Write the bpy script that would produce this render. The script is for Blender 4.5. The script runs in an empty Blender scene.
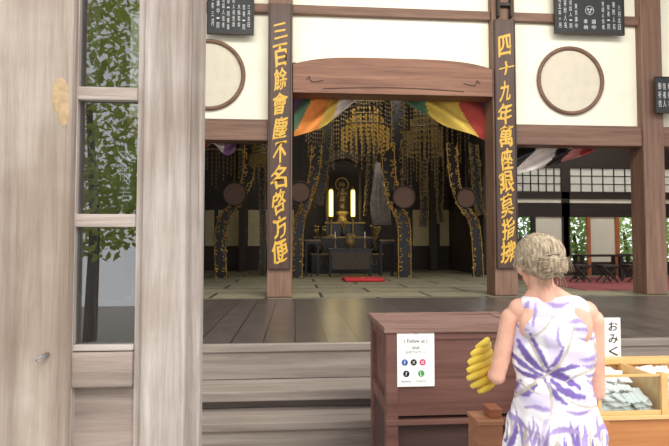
import bpy, bmesh, math, random
from mathutils import Vector, Matrix, noise
random.seed(7)
C = bpy.context.scene.collection
S = bpy.context.scene
S.view_settings.view_transform = 'Standard'
S.view_settings.exposure = 0.0
# ---------------------------------------------------------------- camera
F = 520.0; YAW = math.radians(4.4); PIT = math.radians(2.4); CAM = Vector((0, 0, 1.6))
fwd = Vector((math.sin(YAW)*math.cos(PIT), math.cos(YAW)*math.cos(PIT), math.sin(PIT)))
rgt = Vector((math.cos(YAW), -math.sin(YAW), 0)); upv = rgt.cross(fwd)
cd = bpy.data.cameras.new('camera'); cam = bpy.data.objects.new('camera', cd); C.objects.link(cam)
cd.sensor_width = 36; cd.lens = F/669*36; cd.clip_start = .05
m3 = Matrix((rgt, upv, -fwd)).transposed()
cam.matrix_world = Matrix.Translation(CAM) @ m3.to_4x4()
S.camera = cam
def P(px, py, Y):
    d = fwd + rgt*((px-334.5)/F) + upv*((223-py)/F)
    return CAM + d*(Y/d.y)
# ---------------------------------------------------------------- materials
def lin(c):
    return tuple(((v/255)/12.92 if v/255 <= .04045 else ((v/255+.055)/1.055)**2.4) for v in c) + (1,)
def newmat(name):
    m = bpy.data.materials.new(name); m.use_nodes = True
    return m, m.node_tree.nodes, m.node_tree.links, m.node_tree.nodes['Principled BSDF']
def plain(name, c, rough=.6, metal=0, var=.12, emit=0, scale=6, bump=0):
    m, N, L, b = newmat(name)
    b.inputs['Roughness'].default_value = rough; b.inputs['Metallic'].default_value = metal
    tc = N.new('ShaderNodeTexCoord'); n = N.new('ShaderNodeTexNoise'); n.inputs['Scale'].default_value = scale; n.inputs['Detail'].default_value = 4
    r = N.new('ShaderNodeValToRGB'); a = lin(c)
    r.color_ramp.elements[0].position = .3; r.color_ramp.elements[1].position = .7
    r.color_ramp.elements[0].color = tuple(v*(1-var) for v in a[:3])+(1,); r.color_ramp.elements[1].color = tuple(min(1, v*(1+var)) for v in a[:3])+(1,)
    L.new(tc.outputs['Object'], n.inputs['Vector']); L.new(n.outputs['Fac'], r.inputs['Fac']); L.new(r.outputs['Color'], b.inputs['Base Color'])
    if bump:
        bp = N.new('ShaderNodeBump'); bp.inputs['Strength'].default_value = bump; bp.inputs['Distance'].default_value = .003; L.new(n.outputs['Fac'], bp.inputs['Height']); L.new(bp.outputs['Normal'], b.inputs['Normal'])
    if emit:
        b.inputs['Emission Color'].default_value = a; b.inputs['Emission Strength'].default_value = emit
    return m
def wood(name, c1, c2, axis='z', rough=.6, sc=9, bump=.25, dens=1.0, patch=0):
    m, N, L, b = newmat(name)
    b.inputs['Roughness'].default_value = rough
    tc = N.new('ShaderNodeTexCoord'); mp = N.new('ShaderNodeMapping')
    s = [sc*dens]*3; s['xyz'.index(axis)] = sc*.05
    mp.inputs['Scale'].default_value = s
    n = N.new('ShaderNodeTexNoise'); n.inputs['Scale'].default_value = 1.6; n.inputs['Detail'].default_value = 8; n.inputs['Roughness'].default_value = .7; n.inputs['Distortion'].default_value = .4
    r = N.new('ShaderNodeValToRGB'); r.color_ramp.elements[0].position = .32; r.color_ramp.elements[1].position = .68
    r.color_ramp.elements[0].color = lin(c1); r.color_ramp.elements[1].color = lin(c2)
    bp = N.new('ShaderNodeBump'); bp.inputs['Strength'].default_value = bump; bp.inputs['Distance'].default_value = .01
    L.new(tc.outputs['Object'], mp.inputs['Vector']); L.new(mp.outputs['Vector'], n.inputs['Vector'])
    L.new(n.outputs['Fac'], r.inputs['Fac'])
    out = r.outputs['Color']
    if patch:
        n2 = N.new('ShaderNodeTexNoise'); n2.inputs['Scale'].default_value = patch; n2.inputs['Detail'].default_value = 5; L.new(tc.outputs['Object'], n2.inputs['Vector'])
        r2 = N.new('ShaderNodeValToRGB'); r2.color_ramp.elements[0].position = .35; r2.color_ramp.elements[0].color = (.62, .56, .5, 1); r2.color_ramp.elements[1].position = .62; r2.color_ramp.elements[1].color = (1, 1, 1, 1)
        mx = N.new('ShaderNodeMixRGB'); mx.blend_type = 'MULTIPLY'; mx.inputs['Fac'].default_value = .8
        L.new(n2.outputs['Fac'], r2.inputs['Fac']); L.new(out, mx.inputs['Color1']); L.new(r2.outputs['Color'], mx.inputs['Color2']); out = mx.outputs['Color']
    L.new(out, b.inputs['Base Color'])
    L.new(n.outputs['Fac'], bp.inputs['Height']); L.new(bp.outputs['Normal'], b.inputs['Normal'])
    return m
def boards(name, c1, c2, mort, bw, bh, rough=.4, rot=0, ms=.006):
    m, N, L, b = newmat(name); b.inputs['Roughness'].default_value = rough
    tc = N.new('ShaderNodeTexCoord'); mp = N.new('ShaderNodeMapping'); mp.inputs['Rotation'].default_value = (0, 0, rot)
    k = N.new('ShaderNodeTexBrick'); k.inputs['Scale'].default_value = 1; k.inputs['Brick Width'].default_value = bw; k.inputs['Row Height'].default_value = bh
    k.inputs['Mortar Size'].default_value = ms; k.inputs['Color1'].default_value = lin(c1); k.inputs['Color2'].default_value = lin(c2); k.inputs['Mortar'].default_value = lin(mort)
    n = N.new('ShaderNodeTexNoise'); n.inputs['Scale'].default_value = 5; n.inputs['Detail'].default_value = 6
    mx = N.new('ShaderNodeMixRGB'); mx.blend_type = 'MULTIPLY'; mx.inputs['Fac'].default_value = .6
    rr = N.new('ShaderNodeValToRGB'); rr.color_ramp.elements[0].position = .3; rr.color_ramp.elements[0].color = (.5, .5, .5, 1); rr.color_ramp.elements[1].position = .7
    L.new(tc.outputs['Object'], mp.inputs['Vector']); L.new(mp.outputs['Vector'], k.inputs['Vector']); L.new(tc.outputs['Object'], n.inputs['Vector'])
    L.new(n.outputs['Fac'], rr.inputs['Fac']); L.new(k.outputs['Color'], mx.inputs['Color1']); L.new(rr.outputs['Color'], mx.inputs['Color2']); L.new(mx.outputs['Color'], b.inputs['Base Color'])
    return m
def glassmat(name, refl=.12, tint=(235, 240, 240), bump=.0):
    m = bpy.data.materials.new(name); m.use_nodes = True; N = m.node_tree.nodes; L = m.node_tree.links; N.clear()
    o = N.new('ShaderNodeOutputMaterial'); t = N.new('ShaderNodeBsdfTransparent'); g = N.new('ShaderNodeBsdfGlossy'); x = N.new('ShaderNodeMixShader')
    n = N.new('ShaderNodeTexNoise'); n.inputs['Scale'].default_value = 1.5; bp = N.new('ShaderNodeBump'); bp.inputs['Strength'].default_value = bump
    L.new(n.outputs['Fac'], bp.inputs['Height']); L.new(bp.outputs['Normal'], g.inputs['Normal'])
    t.inputs['Color'].default_value = lin(tint); g.inputs['Roughness'].default_value = .0; x.inputs['Fac'].default_value = refl
    L.new(t.outputs[0], x.inputs[1]); L.new(g.outputs[0], x.inputs[2]); L.new(x.outputs[0], o.inputs[0]); return m
def translu(name, c, f=.5):
    m = bpy.data.materials.new(name); m.use_nodes = True; N = m.node_tree.nodes; L = m.node_tree.links; N.clear()
    o = N.new('ShaderNodeOutputMaterial'); t = N.new('ShaderNodeBsdfTranslucent'); g = N.new('ShaderNodeBsdfDiffuse'); x = N.new('ShaderNodeMixShader')
    n = N.new('ShaderNodeTexNoise'); n.inputs['Scale'].default_value = 9; r = N.new('ShaderNodeValToRGB'); a = lin(c)
    r.color_ramp.elements[0].color = tuple(v*.75 for v in a[:3])+(1,); r.color_ramp.elements[1].color = a
    L.new(n.outputs['Fac'], r.inputs['Fac'])
    for q in (t, g): L.new(r.outputs['Color'], q.inputs['Color'])
    x.inputs['Fac'].default_value = f
    L.new(g.outputs[0], x.inputs[1]); L.new(t.outputs[0], x.inputs[2]); L.new(x.outputs[0], o.inputs[0]); return m
M = dict(
 brownz=wood('brown_wood_vertical', (98, 70, 56), (136, 104, 86), 'z'), brownx=wood('brown_wood_beam', (94, 66, 52), (134, 102, 84), 'x'),
 lintel=wood('lintel_wood', (98, 60, 44), (150, 106, 82), 'x'), darkz=wood('dark_wood', (36, 29, 26), (60, 47, 40), 'z'), darkx=wood('dark_wood_x', (38, 30, 26), (60, 47, 40), 'x'),
 palez=wood('weathered_pale_wood', (150, 136, 128), (212, 202, 196), 'z', .85, 18, .7, 1, 3.5), palex=wood('weathered_pale_wood_x', (150, 136, 126), (206, 194, 186), 'x', .8, 22, .5),
 postz=wood('weathered_post', (148, 132, 120), (208, 196, 184), 'z', .88, 11, .8, 1, 4.5), rosy=wood('lower_rail_wood', (124, 110, 102), (168, 152, 142), 'x', .8, 16, .4),
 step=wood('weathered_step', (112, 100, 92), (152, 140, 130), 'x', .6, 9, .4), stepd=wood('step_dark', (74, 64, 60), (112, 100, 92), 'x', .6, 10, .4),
 cream=plain('cream_plaster', (238, 233, 214), .9, 0, .05, 0, 2), cream2=plain('round_window_fill', (212, 203, 184), .9, 0, .05),
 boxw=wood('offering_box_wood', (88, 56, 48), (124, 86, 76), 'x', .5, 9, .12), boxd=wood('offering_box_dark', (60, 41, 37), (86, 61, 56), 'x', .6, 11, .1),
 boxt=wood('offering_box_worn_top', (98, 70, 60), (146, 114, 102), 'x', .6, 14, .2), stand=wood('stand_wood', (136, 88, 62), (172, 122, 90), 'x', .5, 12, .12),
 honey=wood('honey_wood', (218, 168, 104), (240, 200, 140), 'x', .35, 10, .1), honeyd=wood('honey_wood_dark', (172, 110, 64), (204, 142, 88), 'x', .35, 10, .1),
 orange=plain('brown_lacquer', (140, 84, 56), .4), gold=plain('gold_leaf', (190, 152, 76), .4, .45, .35, .0, 30), goldt=plain('gold_paint_glow', (208, 164, 62), .5, .0, .15, .05, 30), golddim=plain('dull_gold', (134, 112, 68), .45, .35, .4, 0, 30),  # the lettering gold is given a faint glow of its own
 bronze=plain('dark_bronze', (66, 55, 42), .4, .4, .3, 0, 20),
 black=plain('black_lacquer', (26, 21, 22), .35), board=wood('signboard_wood', (60, 40, 32), (86, 60, 48), 'z', .5), tablet=plain('black_tablet', (42, 44, 46), .6), white=plain('white_paint', (214, 214, 212), .7, 0, .03),
 paper=plain('paper', (246, 244, 240), .8, 0, .02), ink=plain('ink', (24, 24, 28), .8, 0, 0), floor=boards('dark_floorboards', (98, 90, 84), (80, 73, 69), (38, 34, 32), 4, .28, .33, math.pi/2),
 tatami=boards('tatami', (140, 132, 106), (126, 119, 96), (40, 38, 34), 1.8, .9, .8, 0, .03), ground=plain('gravel_ground', (150, 145, 138), .95, 0, .25, 0, 25),
 red=plain('red_cloth', (180, 40, 44), .8), carpet=plain('red_carpet', (142, 72, 72), .9), skin=plain('skin', (228, 174, 150), .55, 0, .1, 0, 24, .15),
 grey=plain('grey_cloth', (146, 138, 130), .8, 0, .3), glass=glassmat('window_glass', .22, (196, 200, 204), .012), caseglass=glassmat('case_glass', .05), shoji=translu('shoji_paper', (250, 248, 240), .6),
 leaf=translu('leaves', (186, 214, 140), .5), leafd=translu('leaves_dark', (120, 160, 90), .45), leafr=translu('leaves_yellow_green', (186, 200, 90), .5), bark=wood('bark', (70, 55, 45), (100, 85, 70), 'z'),  # the tree behind the viewer has yellow-green leaves
 lamp=plain('lamp_glow', (255, 232, 110), .5, 0, 0, 5), steel=plain('steel', (170, 172, 176), .3, 1), plaque=plain('brown_disc', (112, 84, 72), .7), yellow=plain('yellow_fabric', (236, 204, 74), .55, 0, .12, 0, 20),
 yellowd=plain('ochre_seam', (150, 110, 40), .6), mauve=plain('mauve_cloth', (130, 92, 130), .8), ocloth=plain('orange_cloth', (226, 140, 66), .8), wcloth=plain('white_cloth', (224, 212, 204), .8), ycloth=plain('yellow_cloth', (220, 186, 84), .8),
 rcloth=plain('red_curtain', (186, 74, 66), .8), gcloth=plain('green_curtain', (92, 126, 96), .8), pcloth=plain('pink_cloth', (206, 140, 136), .8), ceil=plain('dark_ceiling', (50, 40, 36), .9), lip=plain('lips', (180, 96, 90), .5), eye=plain('eye_white', (230, 228, 222), .3),
 backpanel=plain('back_panel', (186, 172, 138), .9, 0, .1), vermil=plain('vermilion_post', (186, 110, 70), .7), iblue=plain('blue_print', (52, 88, 168), .7, 0, 0), ipink=plain('pink_print', (206, 74, 118), .7, 0, 0), igreen=plain('green_print', (60, 160, 80), .7, 0, 0),
)
# ---------------------------------------------------------------- object helpers
def wloc(o):
    v = Vector((0, 0, 0))
    while o: v += o.location; o = o.parent
    return v
def obj(name, bm, mat, parent=None, local=False, smooth=False):
    me = bpy.data.meshes.new(name)
    bmesh.ops.recalc_face_normals(bm, faces=bm.faces)
    o = bpy.data.objects.new(name, me)
    if not local:
        if parent: off = wloc(parent)
        else:
            xs = [v.co for v in bm.verts]
            lo = Vector([min(c[i] for c in xs) for i in range(3)]); hi = Vector([max(c[i] for c in xs) for i in range(3)])
            off = Vector(((lo.x+hi.x)/2, (lo.y+hi.y)/2, lo.z)); o.location = off
        for v in bm.verts: v.co -= off
    if smooth:
        for f in bm.faces: f.smooth = True
    bm.to_mesh(me); bm.free()
    for mm in (mat if isinstance(mat, (list, tuple)) else [mat]): me.materials.append(mm)
    C.objects.link(o)
    if parent: o.parent = parent
    return o
def tag(o, label, cat, group=None, kind=None):
    o['label'] = label; o['category'] = cat
    if group: o['group'] = group
    if kind: o['kind'] = kind
    return o
def thing(name, label, cat, loc, group=None):
    o = bpy.data.objects.new(name, None); C.objects.link(o); o.location = loc; o.empty_display_size = .1
    return tag(o, label, cat, group)
def struct(name, bm, mat, label=None, cat=None):
    o = obj(name, bm, mat); o['kind'] = 'structure'
    if label: o['label'] = label; o['category'] = cat
    return o
def dup(root, loc, label=None):
    r = root.copy(); C.objects.link(r); r.location = loc
    if label: r['label'] = label
    for ch in list(root.children):
        c = ch.copy(); C.objects.link(c); c.parent = r
        for g in ch.children:
            d = g.copy(); C.objects.link(d); d.parent = c
    return r
def B(): return bmesh.new()
def box(bm, x0, x1, y0, y1, z0, z1, bev=0):
    r = bmesh.ops.create_cube(bm, size=1)
    for v in r['verts']:
        v.co = Vector(((x0+x1)/2+v.co.x*(x1-x0), (y0+y1)/2+v.co.y*(y1-y0), (z0+z1)/2+v.co.z*(z1-z0)))
    if bev:
        es = list({e for v in r['verts'] for e in v.link_edges})
        bmesh.ops.bevel(bm, geom=es, offset=bev, segments=2, affect='EDGES', profile=.6)
    return bm
def pbox(bm, px0, px1, py0, py1, Y, th=.05, bev=0, zpx=None):
    c = zpx if zpx is not None else (px0+px1)/2
    my = (py0+py1)/2
    return box(bm, P(px0, my, Y).x, P(px1, my, Y).x, Y, Y+th, P(c, py1, Y).z, P(c, py0, Y).z, bev)
def cyl(bm, a, b, r0, r1=None, seg=16):
    a = Vector(a); b = Vector(b); r1 = r0 if r1 is None else r1; d = b-a
    q = Vector((0, 0, 1)).rotation_difference(d.normalized()).to_matrix().to_4x4()
    bmesh.ops.create_cone(bm, cap_ends=True, segments=seg, radius1=r0, radius2=r1, depth=d.length, matrix=Matrix.Translation((a+b)/2) @ q); return bm
def ell(bm, c, r, seg=20, rot=None):
    mt = Matrix.Translation(c) @ (rot or Matrix.Identity(4)) @ Matrix.Diagonal((r[0], r[1], r[2], 1))
    bmesh.ops.create_uvsphere(bm, u_segments=seg, v_segments=max(6, seg//2+2), radius=1, matrix=mt); return bm
def cap(bm, a, b, r0, r1, seg=14):
    cyl(bm, a, b, r0, r1, seg); ell(bm, a, (r0,)*3, seg); ell(bm, b, (r1,)*3, seg)
def tube(bm, pts, r, seg=6):
    pts = [Vector(p) for p in pts]; n = len(pts); rings = []
    ref = Vector((0, 1, .1)).normalized()
    for i, p in enumerate(pts):
        t = (pts[min(i+1, n-1)]-pts[max(i-1, 0)])
        if t.length < 1e-9: t = Vector((0, 0, 1))
        t.normalize(); a = t.cross(ref)
        if a.length < .05: a = t.cross(Vector((1, 0, 0)))
        a.normalize(); b2 = t.cross(a); rr = r[i] if isinstance(r, (list, tuple)) else r
        rings.append([bm.verts.new(p+(a*math.cos(k*2*math.pi/seg)+b2*math.sin(k*2*math.pi/seg))*rr) for k in range(seg)])
    for i in range(n-1):
        for k in range(seg):
            bm.faces.new((rings[i][k], rings[i][(k+1) % seg], rings[i+1][(k+1) % seg], rings[i+1][k]))
    bm.faces.new(rings[0]); bm.faces.new(rings[-1][::-1]); return bm
def lathe(bm, c, prof, seg=20):
    c = Vector(c); rings = []
    for r, z in prof:
        rings.append([bm.verts.new(c+Vector((r*math.cos(k*2*math.pi/seg), r*math.sin(k*2*math.pi/seg), z))) for k in range(seg)])
    for i in range(len(rings)-1):
        for k in range(seg): bm.faces.new((rings[i][k], rings[i][(k+1) % seg], rings[i+1][(k+1) % seg], rings[i+1][k]))
    bm.faces.new(rings[0]); bm.faces.new(rings[-1][::-1]); return bm
def prism(bm, poly, y0, y1):
    a = [bm.verts.new((x, y0, z)) for x, z in poly]; b = [bm.verts.new((x, y1, z)) for x, z in poly]
    bm.faces.new(a); bm.faces.new(b[::-1]); n = len(a)
    for i in range(n): bm.faces.new((a[i], b[i], b[(i+1) % n], a[(i+1) % n]))
    return bm
def ring(bm, c, R, r, axis='y', seg=48, s2=8):
    c = Vector(c); rings = []
    for k in range(seg):
        a = k*2*math.pi/seg; u = Vector((math.cos(a), 0, math.sin(a))) if axis == 'y' else Vector((math.cos(a), math.sin(a), 0))
        w = Vector((0, 1, 0)) if axis == 'y' else Vector((0, 0, 1))
        rings.append([bm.verts.new(c+u*R+(u*math.cos(j*2*math.pi/s2)+w*math.sin(j*2*math.pi/s2))*r) for j in range(s2)])
    for k in range(seg):
        for j in range(s2): bm.faces.new((rings[k][j], rings[(k+1) % seg][j], rings[(k+1) % seg][(j+1) % s2], rings[k][(j+1) % s2]))
    return bm
def txt(bm, s, x, y, z, w, h, ex=.004, keep=False, bold=0, brush=0):
    """flat lettering facing -Y, centred at x,z and fitted to w by h"""
    cu = bpy.data.curves.new('t', 'FONT'); cu.body = s; cu.extrude = .0; cu.resolution_u = 3
    o = bpy.data.objects.new('t', cu); C.objects.link(o); bpy.context.view_layer.update()
    dg = bpy.context.evaluated_depsgraph_get(); me = bpy.data.meshes.new_from_object(o.evaluated_get(dg))
    bpy.data.objects.remove(o)
    if not me.vertices: return
    xs = [v.co.x for v in me.vertices]; ys = [v.co.y for v in me.vertices]
    sx = w/max(1e-5, max(xs)-min(xs)); sy = h/max(1e-5, max(ys)-min(ys))
    if keep: sx = sy = min(sx, sy)
    cx = (max(xs)+min(xs))/2; cy = (max(ys)+min(ys))/2
    offs = [(0, 0)] if not bold else [(-bold*w, -bold*h*.6), (bold*w, bold*h*.6), (-bold*w*.3, bold*h*.8)]
    for oi, (ox_, oz_) in enumerate(offs):
        vs = []
        for v in me.vertices:
            a, b = (v.co.x-cx)*sx, (v.co.y-cy)*sy
            if brush:
                a0, b0 = a, b; sg = 1-.14*abs(b0/h)*2
                b += brush*a0*.24+brush*.03*h*math.cos(a0/w*5+z*2); a = a0*sg+brush*(.06*w*math.sin(b0/h*4.5+x*3+z*2)); b += brush*.035*h*math.sin(a0/w*6+z*3)
            vs.append(bm.verts.new((x+a+ox_, y-ex-oi*.0004, z+b+oz_)))
        for p in me.polygons:
            try: bm.faces.new([vs[i] for i in p.vertices])
            except ValueError: pass
    bpy.data.meshes.remove(me)
def vtext(bm, s, x, y, z0, z1, w, fill=.86, ex=.004, bold=0, brush=0):
    n = len(s); h = (z1-z0)/n
    for i, ch in enumerate(s):
        hh = h*fill*(.25 if ch in '一' else (.66 if ch in '三十' else 1)); ww = w*(1 if not brush else .9+.1*math.sin(i*2.3))
        txt(bm, ch, x+(0 if not brush else .01*math.sin(i*1.7)), y, z1-h*(i+.5), ww, hh, ex, False, bold, brush)

# ================================================================ SETTING
YC = 8.67
ZF = .75
struct('ground', box(B(), -14, 20, -12, 40, -.1, 0), M['ground'])
struct('floor', box(B(), -8, 12.5, 4.5, 8.3, .0, ZF), M['floor'])
struct('floor_tatami', box(B(), -8, 12.5, 8.3, 17.6, .0, ZF), M['tatami'])
t = thing('wooden_steps', 'weathered grey wooden steps leading up to the hall floor', 'steps', (1, 4.2, 0))
obj('step_board', box(B(), -5, 9, 4.44, 4.5, .7, .765, .008), M['step'], t)
obj('riser', box(B(), -5, 9, 4.46, 4.497, .475, .7), M['step'], t)
obj('step_board', box(B(), -5, 9, 4.07, 4.45, .4, .475, .01), M['step'], t)
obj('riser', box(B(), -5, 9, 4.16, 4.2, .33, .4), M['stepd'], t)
obj('step_board', box(B(), -5, 9, 3.8, 4.16, .27, .33, .01), M['step'], t)
obj('riser', box(B(), -5, 9, 3.83, 3.88, 0, .27), M['step'], t)
colx = [P(280, 200, YC).x, P(501, 200, YC).x, P(648, 200, YC).x]
cx0, cx1, cx2 = colx; cxl = cx0-(cx2-cx1); cxr = cx2+2.7
def Z(py, px=390, Y=YC): return P(px, py, Y).z
zb0, zb1 = Z(147, 570), Z(127, 570)
zn0, zn1 = Z(20), Z(11.5)
bm = B()
box(bm, cxl+.2, cx0-.2, YC-.04, YC+.06, zb1, 7); box(bm, cx1+.2, cx2-.18, YC-.04, YC+.06, zb1, 7); box(bm, cx2+.18, cxr-.2, YC-.04, YC+.06, zb1, 7)
box(bm, cx0+.2, cx1-.2, YC-.04, YC+.06, Z(66), 7)
struct('wall_front', bm, M['cream'])
struct('wall_front_dark', box(B(), -8, cxl-.2, YC-.04, YC+.06, ZF, 7), M['darkx'])
struct('trim_1', box(box(box(B(), cxl+.2, cx0-.2, YC-.14, YC-.04, zn0, zn1, .01), cx0+.2, cx1-.2, YC-.14, YC-.04, zn0, zn1, .01), cx1+.2, cx2-.18, YC-.14, YC-.04, zn0, zn1, .01), M['brownx'])
struct('trim_2', box(B(), cxl+.2, cx0-.2, YC-.15, YC+.15, zb0, zb1, .015), M['brownx'])
struct('trim_3', box(B(), cx1+.2, cx2-.18, YC-.15, YC+.15, zb0, zb1, .015), M['brownx'])
struct('trim_4', box(B(), cx2+.18, cxr-.2, YC-.15, YC+.15, zb0, zb1, .015), M['brownx'])
struct('ceiling', box(box(B(), -8, 5.4, 4.2, 17.7, 7, 7.1), 5.4, 12.6, 4.2, 14.2, 7, 7.1), M['ceil'])
struct('wall_left', box(B(), -8.1, -8, 4.5, 17.7, 0, 7), M['darkx'])
struct('wall_right', box(B(), 12.5, 12.6, 4.5, 14.2, 0, 7), M['darkx'])
struct('wall_side', box(B(), 5.3, 5.4, 14.25, 17.7, 0, 7), M['darkx'])
struct('wall_back', box(B(), -8, 5.3, 17.6, 17.7, 0, 7), M['darkx'])
bm = B()
for a, b in ((205, 214), (218, 244), (248, 268), (283, 294), (413, 436), (440, 464), (468, 488)): pbox(bm, a, b, 210, 246, 17.54, .05)
struct('wall_back_panels', bm, M['backpanel'])
bm = B(); YP = 14.0
box(bm, 5.4, 12.5, YP, YP+.1, Z(168, 580, YP), 7)
for a, b, c, d in ((500, 700, 192, 199), (500, 700, 203, 217), (500, 700, 262, 277), (562, 570, 168, 262), (636, 660, 168, 262), (500, 515, 168, 262), (532, 536, 217, 262), (564, 569, 217, 262), (500, 536, 238, 262)):
    pbox(bm, a, b, c, d, YP, .1, 0, 580)
struct('wall_partition', bm, M['darkx'])
bm = B(); pbox(bm, 536, 564, 217, 262, YP+.03, .04, 0, 580); pbox(bm, 591, 616, 217, 262, YP+.03, .04, 0, 580); pbox(bm, 500, 700, 199, 203, YP+.03, .04, 0, 580)
struct('wall_partition_panels', bm, M['cream'])
for i, (a, b) in enumerate(((515, 562), (570, 636), (660, 700))):
    w = struct('window_%d' % (i+3), pbox(B(), a, b, 168, 192, YP+.05, .01, 0, 580), M['shoji'])
    g = B(); n = 6 if i < 2 else 3
    for k in range(n+1): q = a+(b-a)*k/n; pbox(g, q-.5, q+.5, 168, 192, YP+.03, .02, 0, 580)
    for k in range(4): q = 168+24*k/3; pbox(g, a, b, q-.4, q+.4, YP+.03, .02, 0, 580)
    obj('window_lattice', g, M['darkx'], w)
for i, a in enumerate((588, 617, 662)):
    tag(obj('wooden_post', pbox(B(), a, a+3, 217, 275, YP-.08, .08, 0, 580), M['vermil']), ['orange-brown post left of the cream panel in the side room', 'orange-brown post right of the cream panel in the side room', 'orange-brown post at the far right of the side room'][i], 'post')
for i, (px, py, R) in enumerate(((209, 75, 33), (570, 81, 33.5))):
    c = P(px, py, YC-.05); r = R/F*8.9
    w = struct('window_%d' % (i+1), cyl(B(), (c.x, YC-.055, c.z), (c.x, YC-.035, c.z), r, r, 48), M['cream2'])
    obj('round_frame', ring(B(), (c.x, YC-.07, c.z), r, .035), M['brownx'], w, smooth=True)
def column(x, lab, w=.2, Y=YC, mat='brownz', top=6.98):
    return tag(obj('column', box(B(), x-w, x+w, Y-w, Y+w, ZF, top, .02), M[mat]), lab, 'column')
column(cx0, 'square brown column behind the gold lettered board left of the altar')
column(cx1, 'square brown column behind the gold lettered board right of the altar')
column(cx2, 'plain brown column standing right of the round window, without a signboard', .19)
column(cxl, 'dark column seen through the glass of the door', .21, YC, 'darkz')
column(cxr, 'plain brown column at the far right outside edge')
for px, lab in ((243, 'dark inner column left behind the carved scroll'), (433, 'dark thin inner column right of the altar')):
    column(P(px, 200, 16.9).x, lab, .12, 16.9, 'darkz')
bm = B(); xa, xb = cx0+.21, cx1-.21; top = []; n = 24
for i in range(n+1):
    u = i/n; s = abs(2*u-1); top.append((xa+(xb-xa)*u, Z(63)-(Z(63)-Z(71))*s**4))
bot = [(xa+(xb-xa)*u, Z(98)+(.05 if .12 < u < .88 else 0)) for u in (1, .9, .88, .12, .1, 0)]
prism(bm, top+bot, YC-.22, YC+.16)
lt = tag(obj('lintel_beam', bm, M['lintel']), 'arched reddish brown carved lintel beam over the altar opening', 'beam')
for s in (1, -1):
    x0 = xa+.12 if s > 0 else xb-.12; zc = Z(86)
    pts = [Vector((x0+s*(.1+.05*a)*1.0+s*.045*a*math.cos(a*1.6)*.4, YC-.225, zc+.06*math.sin(a*1.6)*(1.2-a*.25))) for a in [k*.16 for k in range(28)]]
    obj('carved_line', tube(B(), pts, .008), M['board'], lt)
obj('carved_line', tube(B(), [(xa+.5+(xb-xa-1)*k/20, YC-.225, Z(94)+.04*math.sin(k/20*math.pi)) for k in range(21)], .007), M['board'], lt)
def signboard(x, py0, py1, s, lab):
    z1, z0 = Z(py0), Z(py1); Y = YC-.25
    t = thing('signboard', lab, 'signboard', (x, Y, z0))
    obj('board', box(B(), x-.18, x+.18, Y, Y+.045, z0, z1, .008), M['board'], t)
    for a in (-.18, .162): obj('board_border', box(B(), x+a, x+a+.018, Y-.01, Y, z0, z1), M['darkz'], t)
    bm = B(); vtext(bm, s, x, Y, z0+.08, z1-.26, .26, .9, .006, .03, 1); obj('gold_lettering', bm, M['goldt'], t)
signboard(cx0, 14, 268, '三百餘會塵不名啓方便', 'tall dark signboard with gold characters on the column left of the altar')
signboard(cx1, 22, 268, '四十九年萬座眼莫指拂', 'tall dark signboard with gold characters on the column right of the altar')
x = cx1; t = thing('hanging_bracket', 'dark bracket above the right gold lettered board', 'bracket', (x, YC-.25, Z(20)))
for a in (-.13, .09): obj('arm', box(B(), x+a, x+a+.04, YC-.3, YC-.205, Z(20), Z(2), .005), M['darkz'], t)
obj('cross_piece', box(B(), x-.09, x+.09, YC-.28, YC-.205, Z(9), Z(6), .004), M['darkz'], t)
def tablet(a, b, c, d, Y, cols, lab, crest=None, ex=.004):
    p0 = P(a, d, Y); p1 = P(b, c, Y); cx = (p0.x+p1.x)/2; zc = (a+b)/2
    z0 = P(zc, d, Y).z; z1 = P(zc, c, Y).z; x0, x1 = p0.x, p1.x
    t = thing('votive_tablet', lab, 'tablet', (cx, Y, z0))
    obj('board', box(B(), x0, x1, Y, Y+.03, z0, z1, .005), M['tablet'], t)
    for q in ((x0-.02, x1+.02, z0-.02, z0), (x0-.02, x1+.02, z1, z1+.02), (x0-.02, x0, z0, z1), (x1, x1+.02, z0, z1)): obj('frame_bar', box(B(), q[0], q[1], Y-.01, Y+.03, q[2], q[3]), M['darkz'], t)
    bm = B()
    for (u, s, v0, v1, w) in cols:
        vtext(bm, s, x0+(x1-x0)*u, Y, z0+(z1-z0)*v0, z0+(z1-z0)*v1, (x1-x0)*w, .8, ex)
    obj('white_lettering', bm, M['white'], t)
    if crest:
        bm = B(); cxx, czz = x0+(x1-x0)*crest[0], z0+(z1-z0)*crest[1]
        ring(bm, (cxx, Y-.004, czz), .075, .006)
        for k in range(3): a_ = k*2*math.pi/3+.5; cyl(bm, (cxx+.034*math.cos(a_), Y-.008, czz+.034*math.sin(a_)), (cxx+.034*math.cos(a_), Y-.001, czz+.034*math.sin(a_)), .022, .022, 12)
        obj('round_emblem', bm, plain('faint_white', (170, 170, 168), .8), t)
    return t
tablet(208, 253, -26, 33, YC-.2, ((.1, '大正七年三月', .1, .95, .055), (.22, '奉納講中一同', .06, .8, .06), (.34, '世話人信者', .08, .62, .055), (.45, '東京一同寄進', .05, .7, .055), (.57, '寄附人名世話', .1, .7, .055), (.69, '大般若会', .1, .5, .06), (.8, '信者一同', .05, .5, .055), (.91, '三月吉日', .1, .5, .05)), 'black tablet with white writing at top left wall')
tablet(556, 622, -26, 33, YC-.2, ((.06, '昭和五年十月', .06, .7, .038), (.14, '寄附人名', .06, .55, .038), (.22, '世話人一同', .06, .55, .038), (.3, '東京講中', .06, .5, .038), (.44, '奉納', .05, .24, .06), (.56, '講中', .05, .24, .06), (.7, '世話人信者', .06, .55, .038), (.78, '信者一同', .06, .5, .038), (.86, '寄附人名', .06, .55, .038), (.94, '三月吉日', .06, .5, .038)), 'black tablet with white writing and circle crest at top right wall', (.5, .38))
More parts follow.
